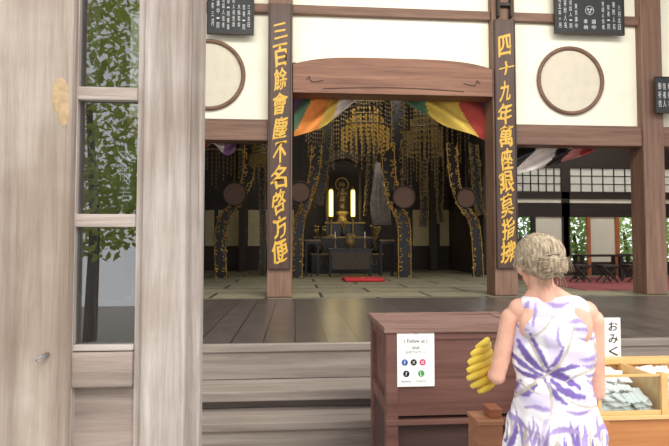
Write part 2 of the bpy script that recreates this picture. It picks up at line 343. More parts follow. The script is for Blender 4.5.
tablet(657, 682, 78, 112, YC-.3, ((.12, '御祈信', .12, .88, .12), (.3, '信者人', .12, .88, .12), (.5, '奉納名', .12, .88, .14), (.7, '一同年', .12, .88, .12), (.88, '講中人', .12, .88, .1)), 'small black tablet beside the plain column at right edge')
tablet(117, 134, 140, 208, YC-.26, ((.5, '大般若', .06, .94, .74),), 'narrow tablet with white characters seen through the door glass')

def curtain(cols, a, b, topf, botf, Y, lab, flip=1):
    bm = B(); nx = 48; nz = 16; g = []
    for i in range(nx+1):
        px = a+(b-a)*i/nx; row = []
        for j in range(nz+1):
            v = j/nz; py = topf(px)+(botf(px)-topf(px))*v
            q = P(px, py, Y); s = (px-a)/(b-a) if flip > 0 else (b-px)/(b-a)
            row.append(bm.verts.new((q.x, Y+.06*math.sin((s*1.2+v*1.0)*9), q.z)))
        g.append(row)
    for i in range(nx):
        for j in range(nz):
            s = (i+.5)/nx; s = s if flip > 0 else 1-s
            u = min(.999, (s*.75+(j/nz)*.25*(1-s)+.0))/.76
            f = bm.faces.new((g[i][j], g[i+1][j], g[i+1][j+1], g[i][j+1])); f.material_index = min(len(cols)-1, int(u*len(cols))); f.smooth = True
    return tag(obj('curtain', bm, [M[k] for k in cols]), lab, 'curtain')
curtain(['mauve', 'gcloth', 'ocloth', 'ocloth', 'ycloth', 'wcloth', 'wcloth'], 294, 358, lambda x: 96, lambda x: 136-38*((x-294)/64)**1.7, YC+.3, 'colourful striped ceremonial curtain gathered at the left under the arched lintel')
curtain(['mauve', 'rcloth', 'rcloth', 'ycloth', 'ycloth', 'ycloth', 'gcloth', 'gcloth'], 402, 487, lambda x: 96, lambda x: 98+43*((x-402)/85)**.7, YC+.3, 'colourful striped ceremonial curtain gathered at the right under the arched lintel', -1)
curtain(['black', 'black', 'wcloth', 'wcloth', 'black', 'pcloth', 'rcloth'], 514, 594, lambda x: 146, lambda x: 174-22*((x-514)/80)**1.2, YC+.3, 'black, white and pink curtain gathered under the beam beside the right gold board')
curtain(['rcloth', 'wcloth', 'mauve'], 206, 236, lambda x: 140, lambda x: 150+6*math.sin(x*.2), YC+.3, 'short curtain under the beam beside the door')

# ================================================================ ALTAR AREA
def smooth_path(pts, n=60):
    out = []
    for i in range(n+1):
        u = i/n*(len(pts)-1); k = min(int(u), len(pts)-2); f = u-k
        p0, p1, p2, p3 = [Vector(pts[max(0, min(len(pts)-1, k+d))]) for d in (-1, 0, 1, 2)]
        out.append(.5*((2*p1)+(p2-p0)*f+(2*p0-5*p1+4*p2-p3)*f*f+(3*p1-p0-3*p2+p3)*f**3))
    return out
def scroll(path, Y, w, lab, mat='gold', seed=3, floor=True):
    pp = smooth_path([tuple(P(a, b, Y)) for a, b in path], 40)
    if floor: pp[-1].z = ZF
    t = thing('carved_hanging', lab, 'altar ornament', (pp[-1].x, Y, pp[-1].z))
    bm = B(); random.seed(seed)
    L_ = []; R_ = []; L2 = []; R2 = []
    for i, p in enumerate(pp):
        ww = w*(1+.1*math.sin(i*1.3)); L_.append(bm.verts.new((p.x-ww, Y+.05, p.z))); R_.append(bm.verts.new((p.x+ww, Y+.05, p.z))); L2.append(bm.verts.new((p.x-ww, Y+.12, p.z))); R2.append(bm.verts.new((p.x+ww, Y+.12, p.z)))
    for i in range(len(pp)-1):
        bm.faces.new((L_[i], R_[i], R_[i+1], L_[i+1])); bm.faces.new((L2[i], L2[i+1], R2[i+1], R2[i]))
        bm.faces.new((L_[i], L_[i+1], L2[i+1], L2[i])); bm.faces.new((R_[i], R2[i], R2[i+1], R_[i+1]))
    obj('dark_backing', bm, M['black'], t)
    bm = B()
    for sd_ in (-1, 1): tube(bm, [Vector((p.x+sd_*w*.92, Y+.03, p.z)) for i, p in enumerate(pp)], .012, 5)
    for k in range(0, 41):
        c = pp[k]
        for s in (-1, 1):
            if random.random() < .25: continue
            r0 = w*random.uniform(.24, .42); st0 = random.uniform(0, 6.28); cx_ = c.x+s*w*random.uniform(.5, .9)
            pts = [Vector((cx_+r0*(1-a/9)*math.cos(a*s+st0), Y+.02, c.z+r0*(1-a/9)*math.sin(a*s+st0))) for a in [q*.6 for q in range(8)]]
            tube(bm, pts, [.017*(1-q/12) for q in range(8)], 4)
        ell(bm, (c.x+random.choice((-1, 1))*w*random.uniform(.5, 1.1), Y+.02, c.z+random.uniform(-.06, .06)), (random.uniform(.01, .02), .015, random.uniform(.015, .03)), 6)
    obj('gold_scrollwork', bm, M[mat], t)
scroll([(250, 145), (248, 175), (238, 200), (224, 218), (220, 245), (221, 272)], 13.4, .15, 'gold scroll carved hanging at far left, behind the left bay', 'gold', 3)
scroll([(262, 150), (262, 190), (263, 230), (262, 272)], 14.6, .09, 'narrow dull gold carved hanging beside the left signboard', 'golddim', 9)
scroll([(317, 145), (314, 175), (306, 203), (299, 225), (297, 272)], 13.4, .14, 'gold scroll carved hanging just right of the left signboard', 'gold', 4)
scroll([(388, 145), (390, 178), (396, 204), (404, 225), (405, 272)], 13.4, .18, 'gold scroll carved hanging between the altar and the middle of the opening', 'gold', 5)
scroll([(452, 145), (455, 180), (463, 205), (475, 225), (479, 272)], 13.4, .14, 'gold scroll carved hanging just left of the right signboard', 'gold', 6)
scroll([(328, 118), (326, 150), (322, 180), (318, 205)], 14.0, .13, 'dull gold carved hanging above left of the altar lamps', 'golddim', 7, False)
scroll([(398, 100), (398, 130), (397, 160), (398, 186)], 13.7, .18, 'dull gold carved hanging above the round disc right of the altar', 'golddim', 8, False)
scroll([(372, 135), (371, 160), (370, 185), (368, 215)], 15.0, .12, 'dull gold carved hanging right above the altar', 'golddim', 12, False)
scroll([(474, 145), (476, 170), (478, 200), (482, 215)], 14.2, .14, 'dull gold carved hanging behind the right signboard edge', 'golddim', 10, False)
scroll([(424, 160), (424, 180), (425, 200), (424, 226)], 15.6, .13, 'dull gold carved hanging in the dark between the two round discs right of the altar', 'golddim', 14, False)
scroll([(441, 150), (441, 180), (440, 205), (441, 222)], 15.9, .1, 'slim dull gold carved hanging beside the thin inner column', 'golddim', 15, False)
for px, py, r, lab in ((235, 194, .29, 'round brown disc hanging at the far left behind the left bay'), (300, 192, .26, 'round brown disc just right of the left signboard'), (404, 197, .29, 'round brown disc right of the altar'), (466, 198, .25, 'round brown disc just left of the right signboard')):
    c = P(px, py, 13.1); t = thing('round_plaque', lab, 'plaque', (c.x, 13.1, c.z-r), 'round brown discs hung before the altar')
    obj('disc', cyl(B(), (c.x, 13.08, c.z), (c.x, 13.14, c.z), r, r, 28), M['plaque'], t); obj('rim', ring(B(), (c.x, 13.08, c.z), r, .02, seg=28), M['darkz'], t)
    obj('cord', tube(B(), [(c.x, 13.11, c.z+r), (c.x, 13.11, 6.99)], .008), M['black'], t)
def plates(bm, x, y, z0, L_, n, e):
    tube(bm, [(x, y, z0), (x, y, z0-L_)], .005, 4)
    for q in range(n):
        zz = z0-L_*(q+.7)/n
        v = [bm.verts.new((x+dx*e, y-.01, zz+dz*e)) for dx, dz in ((-1, 0), (0, -1.4), (1, 0), (0, 1.2))]; bm.faces.new(v)
def chandelier(px, py, Y, R, H, lab, rings=3, mat='golddim'):
    c = P(px, py, Y); t = thing('hanging_chandelier', lab, 'chandelier', (c.x, Y, c.z-H))
    for k in range(rings): obj('ring', ring(B(), (c.x, Y, c.z-k*.22*H), R*(.55+.22*k), .014, 'z', 24, 6), M['bronze'], t)
    obj('rod', cyl(B(), (c.x, Y, c.z), (c.x, Y, 6.99), .015, .015, 8), M['black'], t)
    bm = B()
    for k in range(rings):
        n = 14+5*k
        for i in range(n):
            a = i*2*math.pi/n; rr = R*(.55+.22*k); plates(bm, c.x+rr*math.cos(a), Y+rr*math.sin(a), c.z-k*.22*H, H*.5, 5, .03)
    obj('hanging_pendants', bm, M[mat], t)
chandelier(365, 108, 12.6, .58, 1.1, 'gilded chandelier with dangling pendants above the altar', 3, 'gold')
chandelier(424, 106, 12.2, .42, 1.3, 'dull gilded chandelier hanging right of the one above the altar')
chandelier(262, 146, 12.6, .3, .5, 'small gilded chandelier hanging in the left bay')
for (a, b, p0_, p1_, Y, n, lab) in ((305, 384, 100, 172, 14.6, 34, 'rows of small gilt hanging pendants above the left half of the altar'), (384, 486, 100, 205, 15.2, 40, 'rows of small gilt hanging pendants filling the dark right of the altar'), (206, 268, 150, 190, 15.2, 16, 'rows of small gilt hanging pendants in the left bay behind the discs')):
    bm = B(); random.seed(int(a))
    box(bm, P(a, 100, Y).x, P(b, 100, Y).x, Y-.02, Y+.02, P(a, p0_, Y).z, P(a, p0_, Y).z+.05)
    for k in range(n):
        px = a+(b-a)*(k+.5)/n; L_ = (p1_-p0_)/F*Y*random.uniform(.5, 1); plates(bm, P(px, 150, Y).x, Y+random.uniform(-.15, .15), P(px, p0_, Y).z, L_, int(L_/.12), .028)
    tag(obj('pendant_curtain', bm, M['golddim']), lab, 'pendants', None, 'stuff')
YA = 15.3; ax = P(347, 250, YA).x
t = thing('altar', 'black lacquered tiered altar with gold edging in the centre of the hall', 'altar', (ax, YA, ZF))
for (w, z0, z1, d0) in ((1.05, ZF, 1.35, 0), (.95, 1.35, 1.85, .3), (.6, 1.85, 2.3, .6)): obj('tier', box(B(), ax-w, ax+w, YA+d0, YA+1.4, z0, z1, .01), M['black'], t)
for (w, z1, d0) in ((1.08, 1.35, 0), (.98, 1.85, .3), (.63, 2.3, .6)):
    obj('gold_edge', box(B(), ax-w, ax+w, YA+d0-.04, YA+d0+.02, z1-.05, z1), M['golddim'], t)
for k in range(-3, 4): obj('ring_ornament', ring(B(), (ax+k*.27, YA-.02, 1.08), .07, .012, seg=16, s2=5), M['golddim'], t)
for s in (-1, 1): obj('shrine_post', box(B(), ax+s*.52-.04, ax+s*.52+.04, YA+1.0, YA+1.1, 2.3, 4.2, .01), M['bronze'], t)
obj('shrine_canopy', prism(B(), [(ax-.8, 4.2), (ax-.5, 4.38), (ax, 4.6), (ax+.5, 4.38), (ax+.8, 4.2), (ax+.6, 4.15), (ax, 4.3), (ax-.6, 4.15)], YA+.65, YA+1.2), M['bronze'], t)
bx = P(342, 200, YA+.9).x; t = thing('standing_statue', 'slim dark gilded standing statue between the two glowing lamps', 'statue', (bx, YA+.8, 2.3))
sy = YA+.8
obj('lotus_base', lathe(B(), (bx, sy, 2.3), [(.2, 0), (.16, .06), (.12, .2), (.2, .28), (.18, .34)]), M['golddim'], t, smooth=True)
bm = B(); ell(bm, (bx, sy, 2.95), (.13, .1, .34)); ell(bm, (bx, sy, 3.25), (.12, .09, .17)); ell(bm, (bx, sy, 3.5), (.065, .07, .09)); ell(bm, (bx, sy, 3.6), (.03, .03, .04)); cyl(bm, (bx, sy, 2.64), (bx, sy, 2.95), .13, .11)
for s in (-1, 1): cap(bm, (bx+s*.1, sy, 3.32), (bx+s*.15, sy-.03, 3.12), .04, .035, 10); cap(bm, (bx+s*.15, sy-.03, 3.12), (bx+s*.05, sy-.13, 3.2), .032, .022, 10)
obj('body', bm, M['bronze'], t, smooth=True)
bm = B(); ring(bm, (bx, sy+.12, 3.5), .2, .018, seg=28); cyl(bm, (bx, sy+.13, 3.5), (bx, sy+.15, 3.5), .09, .09, 24)
obj('halo', bm, M['golddim'], t)
def lampthing(x, y, z, lab):
    t = thing('altar_lamp', lab, 'lamp', (x, y, z), 'glowing tall lamps on the altar')
    obj('base', lathe(B(), (x, y, z), [(.1, 0), (.09, .03), (.025, .07), (.02, .5), (.09, .58), (.09, .6)]), M['golddim'], t)
    obj('lamp_shade', lathe(B(), (x, y, z+.6), [(.05, 0), (.058, .03), (.058, .76), (.045, .8)]), M['lamp'], t)
    obj('cap', lathe(B(), (x, y, z+1.4), [(.08, 0), (.05, .05), (.01, .1)]), M['golddim'], t); return t
q0 = P(331, 215, YA+.4); q1 = P(353, 215, YA+.4)
l0 = lampthing(q0.x, YA+.4, 1.86, 'left glowing yellow tall lamp on the altar'); dup(l0, (q1.x, YA+.4, 1.86), 'right glowing yellow tall lamp on the altar')
for q in (q0, q1):
    ld = bpy.data.lights.new('lamp_light', 'POINT'); ld.energy = 14; ld.color = (1, .8, .45); ld.shadow_soft_size = .15
    lo = bpy.data.objects.new('lamp_light', ld); C.objects.link(lo); lo.location = (q.x, YA-.1, 2.8)
def vase(x, y, z, s, lab):
    t = thing('flower_vase', lab, 'vase', (x, y, z), 'vases standing on the altar')
    obj('vase', lathe(B(), (x, y, z), [(.06*s, 0), (.1*s, .08*s), (.11*s, .16*s), (.05*s, .26*s), (.08*s, .32*s)]), M['bronze'], t, smooth=True)
    bm = B(); random.seed(int(x*100))
    for k in range(12):
        a = random.uniform(0, 6.28); l = random.uniform(.25, .5)*s; e = Vector((x+math.cos(a)*.15*s, y+math.sin(a)*.1*s, z+.3*s+l)); tube(bm, [(x, y, z+.28*s), e], .008, 4); ell(bm, e, (.04*s,)*3, 6)
    obj('flowers', bm, M['golddim'], t)
vase(ax-.8, YA+.12, 1.36, 1, 'flower vase on the left end of the altar'); vase(ax+.85, YA+.12, 1.36, 1, 'flower vase on the right end of the altar')
vase(ax-.05, YA+.45, 1.86, .7, 'small flower vase between the two glowing lamps')
c = P(380, 200, 14.4); t = thing('draped_banner', 'pale grey draped cloth banner hanging just right of the altar lamps', 'banner', (c.x, 14.4, 1.9))
bm = B()
for k in range(7): x = c.x+(k-3)*.075; tube(bm, [(c.x+(k-3)*.03, 14.4, 3.9), (x*.6+c.x*.4, 14.36+.05*(k % 2), 3.5), (x, 14.4+.04*(k % 2), 2.7), (x+.05, 14.4, 2.15)], [.04, .05, .055, .05], 8)
obj('cloth', bm, M['grey'], t, smooth=True); obj('rod', tube(B(), [(c.x, 14.4, 3.88), (c.x, 14.4, 6.99)], .012), M['black'], t)
def lowtable(name, x, y, w, d, h, lab, cat, mat='black', z=ZF, legw=.04, apron=True):
    t = thing(name, lab, cat, (x, y, z))
    obj('table_top', box(B(), x-w, x+w, y-d, y+d, z+h-.05, z+h, .008), M[mat], t)
    for sx in (-1, 1):
        for sy_ in (-1, 1): obj('leg', box(B(), x+sx*(w-.06)-legw/2, x+sx*(w-.06)+legw/2, y+sy_*(d-.06)-legw/2, y+sy_*(d-.06)+legw/2, z, z+h-.05), M[mat], t)
    if apron:
        for a, b in ((y-d+.03, y-d+.05), (y+d-.05, y+d-.03)): obj('apron', box(B(), x-w+.05, x+w-.05, a, b, z+h-.12, z+h-.05), M[mat], t)
    return t
t = lowtable('incense_table', P(350, 260, 13.9).x, 13.9, .6, .25, .75, 'black lacquered incense table before the altar', 'table')
x = P(350, 260, 13.9).x; obj('front_cloth', box(B(), x-.5, x+.5, 13.66, 13.665, ZF+.2, ZF+.63), M['bronze'], t)
ix = P(350, 245, 13.9).x
t = thing('incense_burner', 'bronze incense burner on the black table before the altar', 'incense burner', (ix, 13.9, ZF+.75))
obj('bowl', lathe(B(), (ix, 13.9, ZF+.75), [(.08, 0), (.06, .04), (.15, .1), (.17, .2), (.13, .26), (.15, .28)]), M['golddim'], t, smooth=True); obj('lid', lathe(B(), (ix, 13.9, ZF+1.03), [(.14, 0), (.08, .08), (.02, .14)]), M['golddim'], t)
for dx_, lab in ((-.4, 'bronze candlestick left of the incense burner'), (.4, 'bronze candlestick right of the incense burner')):
    t = thing('candlestick', lab, 'candlestick', (ix+dx_, 13.9, ZF+.75)); obj('stem', lathe(B(), (ix+dx_, 13.9, ZF+.75), [(.07, 0), (.03, .04), (.018, .2), (.05, .26), (.05, .28)]), M['golddim'], t, smooth=True); obj('candle', cyl(B(), (ix+dx_, 13.9, ZF+1.03), (ix+dx_, 13.9, ZF+1.2), .015, .012, 10), M['paper'], t)
for px, lab in ((312, 'dark stand with gilt trim left of the incense table'), (386, 'dark stand with gilt trim right of the incense table')):
    x = P(px, 260, 14.3).x; t = lowtable('altar_stand', x, 14.3, .22, .2, 1.0, lab, 'stand'); obj('gold_edging', box(B(), x-.22, x+.22, 14.09, 14.1, ZF+.95, ZF+.99), M['golddim'], t)
c = P(362, 279, 12.4); t = thing('cushion', 'flat red floor cushion on the tatami in front of the altar', 'cushion', (c.x, 12.3, ZF))
obj('pad', box(B(), c.x-.46, c.x+.46, 11.85, 12.75, ZF, ZF+.07, .03), M['red'], t, smooth=True)
obj('tuft', ell(B(), (c.x, 12.3, ZF+.07), (.03, .03, .012), 10), M['goldt'], t)
x0 = P(568, 280, 10.5).x
tag(obj('carpet', box(B(), x0-.3, 11.5, 9.3, 13.3, ZF, ZF+.012), M['carpet']), 'red carpet laid on the side room floor at right', 'carpet')
for px, Y, w, lab in ((598, 12.2, .55, 'long dark table nearest the column in the side room'), (640, 12.9, .5, 'long dark table at right behind the plain column'), (522, 12.9, .3, 'small dark table just right of the right signboard')):
    lowtable('long_table', P(px, 260, Y).x, Y, w, .22, .6, lab, 'table', 'darkx', ZF+.013 if px > 550 else ZF, .07, False)
for i, (px, Y) in enumerate(((580, 11.2), (607, 11.0), (632, 11.2))):
    x = P(px, 270, Y).x
    t = thing('folding_stool', ['leftmost stool in front of the side room tables', 'middle stool in front of the side room tables', 'rightmost stool near the plain column in the side room'][i], 'stool', (x, Y, ZF+.013), 'stools in the side room')
    obj('seat', box(B(), x-.19, x+.19, Y-.16, Y+.16, ZF+.36, ZF+.41, .01), M['darkx'], t)
    for s in (-1, 1):
        for yy in (-.13, .13): obj('leg', tube(B(), [(x-s*.16, Y+yy+s*.02, ZF+.03), (x+s*.16, Y+yy+s*.02, ZF+.36)], .02), M['darkx'], t)
def tree(x, y, h, R, lab, mat='leaf', n=1400, z=0, es=1):
    t = thing('garden_tree', lab, 'tree', (x, y, z)); random.seed(int(x*10+y))
    obj('trunk', tube(B(), [(x, y, z), (x+.05, y, z+h*.3), (x-.05, y+.1, z+h*.6)], [.12, .09, .05], 8), M['bark'], t)
    bm = B()
    for k in range(n):
        d = Vector((random.gauss(0, 1), random.gauss(0, 1), random.gauss(0, 1))).normalized()*R*random.uniform(.3, 1)**.5
        c = Vector((x, y, z+h*.6))+Vector((d.x, d.y, d.z*h*.4/R)); a = Vector((random.uniform(-1, 1), random.uniform(-1, 1), random.uniform(-1, 1))).normalized(); b = a.cross(Vector((.3, .5, .8))).normalized(); e = random.uniform(.07, .14)*es
        bm.faces.new([bm.verts.new(c+a*e), bm.verts.new(c+b*e*.5), bm.verts.new(c-a*e), bm.verts.new(c-b*e*.5)])
    obj('leaves', bm, M[mat], t)
tree(P(577, 240, 16.2).x, 16.2, 3.2, .65, 'sunlit green tree outside the opening left of the cream panel', 'leaf', 800); tree(P(627, 240, 17.5).x, 17.5, 3.4, .7, 'green tree outside the opening beside the plain column', 'leaf', 900)
tree(P(522, 240, 19.5).x, 19.5, 3.4, .9, 'green tree outside the small opening beside the right signboard', 'leafd', 900); tree(P(678, 240, 16.2).x, 16.2, 3.4, .7, 'bright green tree outside at the right edge', 'leaf', 900)
tree(-3.4, -7.0, 6.6, 2.2, 'broad yellow green tree behind the viewer reflected in the door glass', 'leafr', 7000, 0, .85)

# ================================================================ DOOR AND POST
YD = 1.0
p0 = P(-40, 223, .985).x; p1 = P(70, 223, .985).x
po = tag(obj('door_post', box(B(), p0, p1, .985, 1.03, 0, 2.7, .008), M['postz']), 'thick weathered pale wooden post at the left edge', 'post')
k = P(59, 95, .98)
obj('knot_patch', ell(ell(B(), (k.x, .985, k.z), (.015, .003, .034), 16), (k.x+.007, .985, k.z-.03), (.01, .003, .028), 12), plain('worn_patch', (188, 160, 124), .8, 0, .2, 0, 60), po)
k = P(46, 355, .98); bm = B(); cyl(bm, (k.x, .985, k.z), (k.x, .97, k.z), .005, .004, 10); tube(bm, [(k.x-.003, .971, k.z), (k.x-.012, .965, k.z-.005), (k.x-.005, .967, k.z-.01)], .002, 6); obj('metal_hook', bm, M['steel'], po)
def X(px, Y=YD): return P(px, 223, Y).x
def ZD(py, Y=YD): return P(150, py, Y).z
d = struct('door_1', box(B(), X(142), X(186), YD, YD+.04, 0, 2.6, .004), M['palez'], 'pale weathered sliding door with three glass panes and lower panel', 'door')
obj('inner_stile', box(B(), X(134), X(141.5), YD+.012, YD+.04, 0, 2.6, .002), M['palez'], d)
obj('stile', box(B(), p1+.0005, X(73.5), YD+.005, YD+.03, 0, 2.6, .001), M['palez'], d)
for a, b in ((87, 100), (214, 227)): obj('muntin', box(B(), X(73.5), X(134), YD+.005, YD+.035, ZD(b), ZD(a), .002), M['palex'], d)
obj('bottom_rail', box(B(), X(73.5), X(134), YD+.002, YD+.04, ZD(387), ZD(352), .003), M['rosy'], d)
obj('thin_rail', box(B(), X(73.5), X(134), YD+.006, YD+.04, ZD(351), ZD(345), .002), M['palex'], d)
obj('lower_panel', box(B(), X(73.5), X(134), YD+.02, YD+.03, 0.06, ZD(387)), M['rosy'], d)
obj('top_rail', box(B(), X(73.5), X(134), YD+.002, YD+.04, 2.5, 2.6, .003), M['palex'], d)
for a, b in ((-200, 87), (100, 214), (227, 345)): obj('glass_pane', box(B(), X(73.5), X(134), YD+.018, YD+.022, ZD(b), min(2.5, ZD(a))), M['glass'], d)
Y2 = 1.06
d = struct('door_2', box(B(), X(150, Y2), X(201, Y2), Y2, Y2+.04, 0, 2.6, .004), M['palez'], 'second pale sliding door overlapping behind the glass door', 'door')
obj('stile', box(B(), X(83, Y2), X(96, Y2), Y2, Y2+.012, 0, 2.6, .003), M['palez'], d)
obj('bottom_rail', box(B(), X(96, Y2), X(150, Y2), Y2, Y2+.04, .1, 1.2, .003), M['rosy'], d)
struct('trim_5', box(B(), p1, X(203, Y2), .96, 1.14, -.02, .0), M['palex'])

# ================================================================ OFFERING BOX
yn, yf = 2.98, 3.6
xl = P(386, 330, yn).x; xr = 1.42; zt = P(387, 327, yn).z
t = thing('offering_box', 'reddish brown wooden offering box with a notice on its front', 'offering box', ((xl+xr)/2, (yn+yf)/2, 0))
obj('body', box(B(), xl+.03, xr-.03, yn+.012, yf-.03, .62, zt-.03), M['boxw'], t)
for x in (xl, xr-.07):
    for y in (yn, yf-.07): obj('corner_post', box(B(), x, x+.07, y, y+.07, 0, zt-.035, .005), M['boxw'], t)
for q in ((xl+.07, xr-.07, yn+.004, yn+.03, zt-.075, zt-.035), (xl+.07, xr-.07, yn+.004, yn+.03, .62, .68), (xl+.005, xl+.03, yn+.07, yf-.07, zt-.1, zt-.035), (xl+.005, xl+.03, yn+.07, yf-.07, .62, .7)): obj('rail', box(B(), *q), M['boxw'], t)
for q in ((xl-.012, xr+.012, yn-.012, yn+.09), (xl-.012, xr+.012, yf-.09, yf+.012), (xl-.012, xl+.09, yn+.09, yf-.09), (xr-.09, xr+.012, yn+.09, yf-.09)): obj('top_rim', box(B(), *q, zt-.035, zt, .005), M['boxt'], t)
bm = B(); n = 12
for k in range(n): y = yn+.1+(yf-yn-.2)*k/n; box(bm, xl+.09, xr-.09, y, y+.03, zt-.03, zt-.005, .003)
obj('slatted_grate', bm, M['boxt'], t)
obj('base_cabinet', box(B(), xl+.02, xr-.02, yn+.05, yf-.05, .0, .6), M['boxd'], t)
obj('base_moulding', box(B(), xl-.005, xr, yn-.01, yn+.03, .57, .6, .004), M['boxw'], t)
a = P(397, 333, yn); b = P(434.5, 386, yn)
t = thing('notice_sheet', 'white laminated notice with social media icons taped to the offering box', 'notice', ((a.x+b.x)/2, yn, b.z))
obj('sheet', box(B(), a.x, b.x, yn-.003, yn-.0005, b.z, a.z), M['paper'], t)
bm = B(); w = b.x-a.x; h = a.z-b.z; cx = (a.x+b.x)/2
txt(bm, '( Follow us )', cx, yn-.003, a.z-h*.16, w*.62, h*.09, .0015); txt(bm, 'SNS', cx, yn-.003, a.z-h*.28, w*.2, h*.05, .0015)
txt(bm, '公式アカウント', cx, yn-.003, a.z-h*.36, w*.55, h*.045, .0015)
txt(bm, 'Facebook', a.x+w*.24, yn-.003, a.z-h*.9, w*.25, h*.03, .0015); txt(bm, 'Instagram', a.x+w*.64, yn-.003, a.z-h*.9, w*.25, h*.03, .0015)
obj('black_print', bm, M['ink'], t)
for u, v, s, cl in ((.2, .55, 'f', 'iblue'), (.44, .55, 'X', 'ink'), (.68, .55, 'o', 'ipink'), (.24, .76, 'f', 'ink'), (.64, .76, 'L', 'igreen')):
    bm = B(); x, z, r = a.x+w*u, a.z-h*v, w*.085
    bm.faces.new([bm.verts.new((x+r*math.cos(k*math.pi/8), yn-.0045, z+r*math.sin(k*math.pi/8))) for k in range(16)])
    ic = obj('round_icon', bm, M[cl], t); bm = B(); txt(bm, s, x, yn-.0035, z, w*.08, w*.1, .002, True)
    if len(bm.verts): obj('icon_symbol', bm, M['paper'], ic)
    else: bm.free()
obj('tape', box(B(), cx-.015, cx+.015, yn-.004, yn-.003, a.z-.008, a.z+.008), M['white'], t)

# ================================================================ STAND, COUNTER, CASE, SIGN
sx0 = P(478, 420, 2.45).x; sx1 = sx0+.12; sz = P(475, 421, 2.45).z
t = thing('wooden_stand', 'small brown wooden stand in front of the dark offering box, left of the woman', 'stand', ((sx0+sx1)/2, 2.55, 0))
obj('top', box(B(), sx0-.006, sx1+.006, 2.44, 2.6, sz-.02, sz, .004), M['stand'], t)
for q in ((sx0, sx1, 2.45, 2.465), (sx0, sx1, 2.575, 2.59), (sx0, sx0+.015, 2.465, 2.575), (sx1-.015, sx1, 2.465, 2.575)): obj('side_board', box(B(), *q, 0, sz-.02), M['stand'], t)
kx0 = P(600, 412, 2.35).x; kx1 = 2.7; kt = .795
t = thing('wooden_counter', 'honey coloured wooden counter under the glass case, right of the woman', 'counter', ((kx0+kx1)/2, 2.6, 0))
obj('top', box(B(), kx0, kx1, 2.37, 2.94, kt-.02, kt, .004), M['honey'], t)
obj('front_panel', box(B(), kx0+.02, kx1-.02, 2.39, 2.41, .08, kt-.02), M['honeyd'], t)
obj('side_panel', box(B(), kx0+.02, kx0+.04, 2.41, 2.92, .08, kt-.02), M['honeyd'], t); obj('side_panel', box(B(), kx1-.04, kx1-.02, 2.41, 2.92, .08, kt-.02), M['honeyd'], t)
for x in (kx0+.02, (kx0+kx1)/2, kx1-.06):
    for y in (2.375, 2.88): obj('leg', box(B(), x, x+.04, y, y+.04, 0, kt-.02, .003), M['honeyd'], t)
gx0 = kx0+.01; gx1 = 2.62; zb = .985; gy0, gy1 = 2.38, 2.74
t = thing('display_case', 'clear glass fronted wooden case of white paper slips on the counter', 'display case', ((gx0+gx1)/2, 2.55, kt))
dx = P(661, 400, gy0).x
obj('front_rail', box(B(), gx0, gx1, gy0, gy0+.015, kt, kt+.02, .003), M['honey'], t)
obj('front_top_rail', box(B(), gx0, gx1, gy0, gy0+.012, zb-.012, zb, .002), M['honey'], t)
obj('back_board', box(B(), gx0, gx1, gy1, gy1+.018, kt, zb-.03, .003), M['honey'], t)
obj('back_top_rail', box(B(), gx0, gx1, gy1-.03, gy1+.03, zb-.03, zb, .003), M['honey'], t)
obj('divider', box(B(), dx, dx+.035, gy0-.006, gy0+.03, kt, zb+.004, .003), M['honey'], t)
obj('divider_board', box(B(), dx+.012, dx+.022, gy0+.03, gy1, kt, zb-.02, .001), M['honey'], t)
for x in (gx0, gx1-.018): obj('corner_post', box(B(), x, x+.018, gy0+.001, gy0+.018, kt+.02, zb-.012, .002), M['honey'], t)
obj('front_glass', box(B(), gx0+.02, gx1-.02, gy0+.005, gy0+.008, kt+.02, zb-.012), M['caseglass'], t)
obj('brightening_lining', box(B(), gx0+.02, gx1-.02, gy0+.02, gy1, kt, kt+.006), plain('lining', (235, 232, 228), .8), t)  # pale sheet added under the slips to brighten them
random.seed(11); bm = B(); n = 5; pr = [(k*.012-.03, .004*(k % 2)) for k in range(n+1)]
va = [[bm.verts.new((x, yy, z)) for x, z in pr] for yy in (-.03, .03)]; vb = [[bm.verts.new((x, yy, z+.006)) for x, z in pr] for yy in (-.03, .03)]
for k in range(n):
    bm.faces.new((va[0][k], va[0][k+1], va[1][k+1], va[1][k])); bm.faces.new((vb[0][k], vb[1][k], vb[1][k+1], vb[0][k+1]))
    for i in (0, 1): bm.faces.new((va[i][k], vb[i][k], vb[i][k+1], va[i][k+1]))
for k in (0, n): bm.faces.new((va[0][k], va[1][k], vb[1][k], vb[0][k]))
s0 = obj('paper_slip', bm, plain('slip_paper', (252, 250, 246), .7, 0, .01), None, True); tag(s0, 'white folded fortune paper slip under the glass of the case', 'paper slip', 'white fortune slips in the case')
cnt = 0
for lay in range(5):
    for i in range(12):
        for j in range(5):
            x = gx0+.065+i*.062+random.uniform(-.015, .015)+.03*(lay % 2); y = gy0+.055+j*.066+random.uniform(-.006, .006)
            if j < lay-2 or dx-.045 < x < dx+.075 or x > min(gx1-.06, 2.1): continue
            o = s0 if cnt == 0 else s0.copy()
            if cnt: C.objects.link(o)
            o.location = (x, y, kt+.014+.024*lay+.004*j); o.rotation_euler = (random.uniform(.1, .6), random.uniform(-.15, .15), random.uniform(-.7, .7)); cnt += 1
Ys = 2.88; a = P(603, 318, Ys); b = P(621.5, 368, Ys)
t = thing('standing_sign', 'white upright sign with black brush lettering behind the glass case', 'sign', ((a.x+b.x)/2, Ys, kt))
obj('panel', box(B(), a.x, b.x, Ys, Ys+.012, kt+.02, a.z, .002), M['paper'], t)
obj('foot', box(B(), a.x-.01, b.x+.01, Ys-.015, Ys+.05, kt, kt+.02, .003), M['honey'], t)
bm = B(); vtext(bm, 'おみくじ', (a.x+b.x)/2+.006, Ys, b.z-.01, a.z-.012, (b.x-a.x)*.52, .72, .002, .008); obj('black_lettering', bm, M['ink'], t)
ox = P(488, 400, 2.5).x
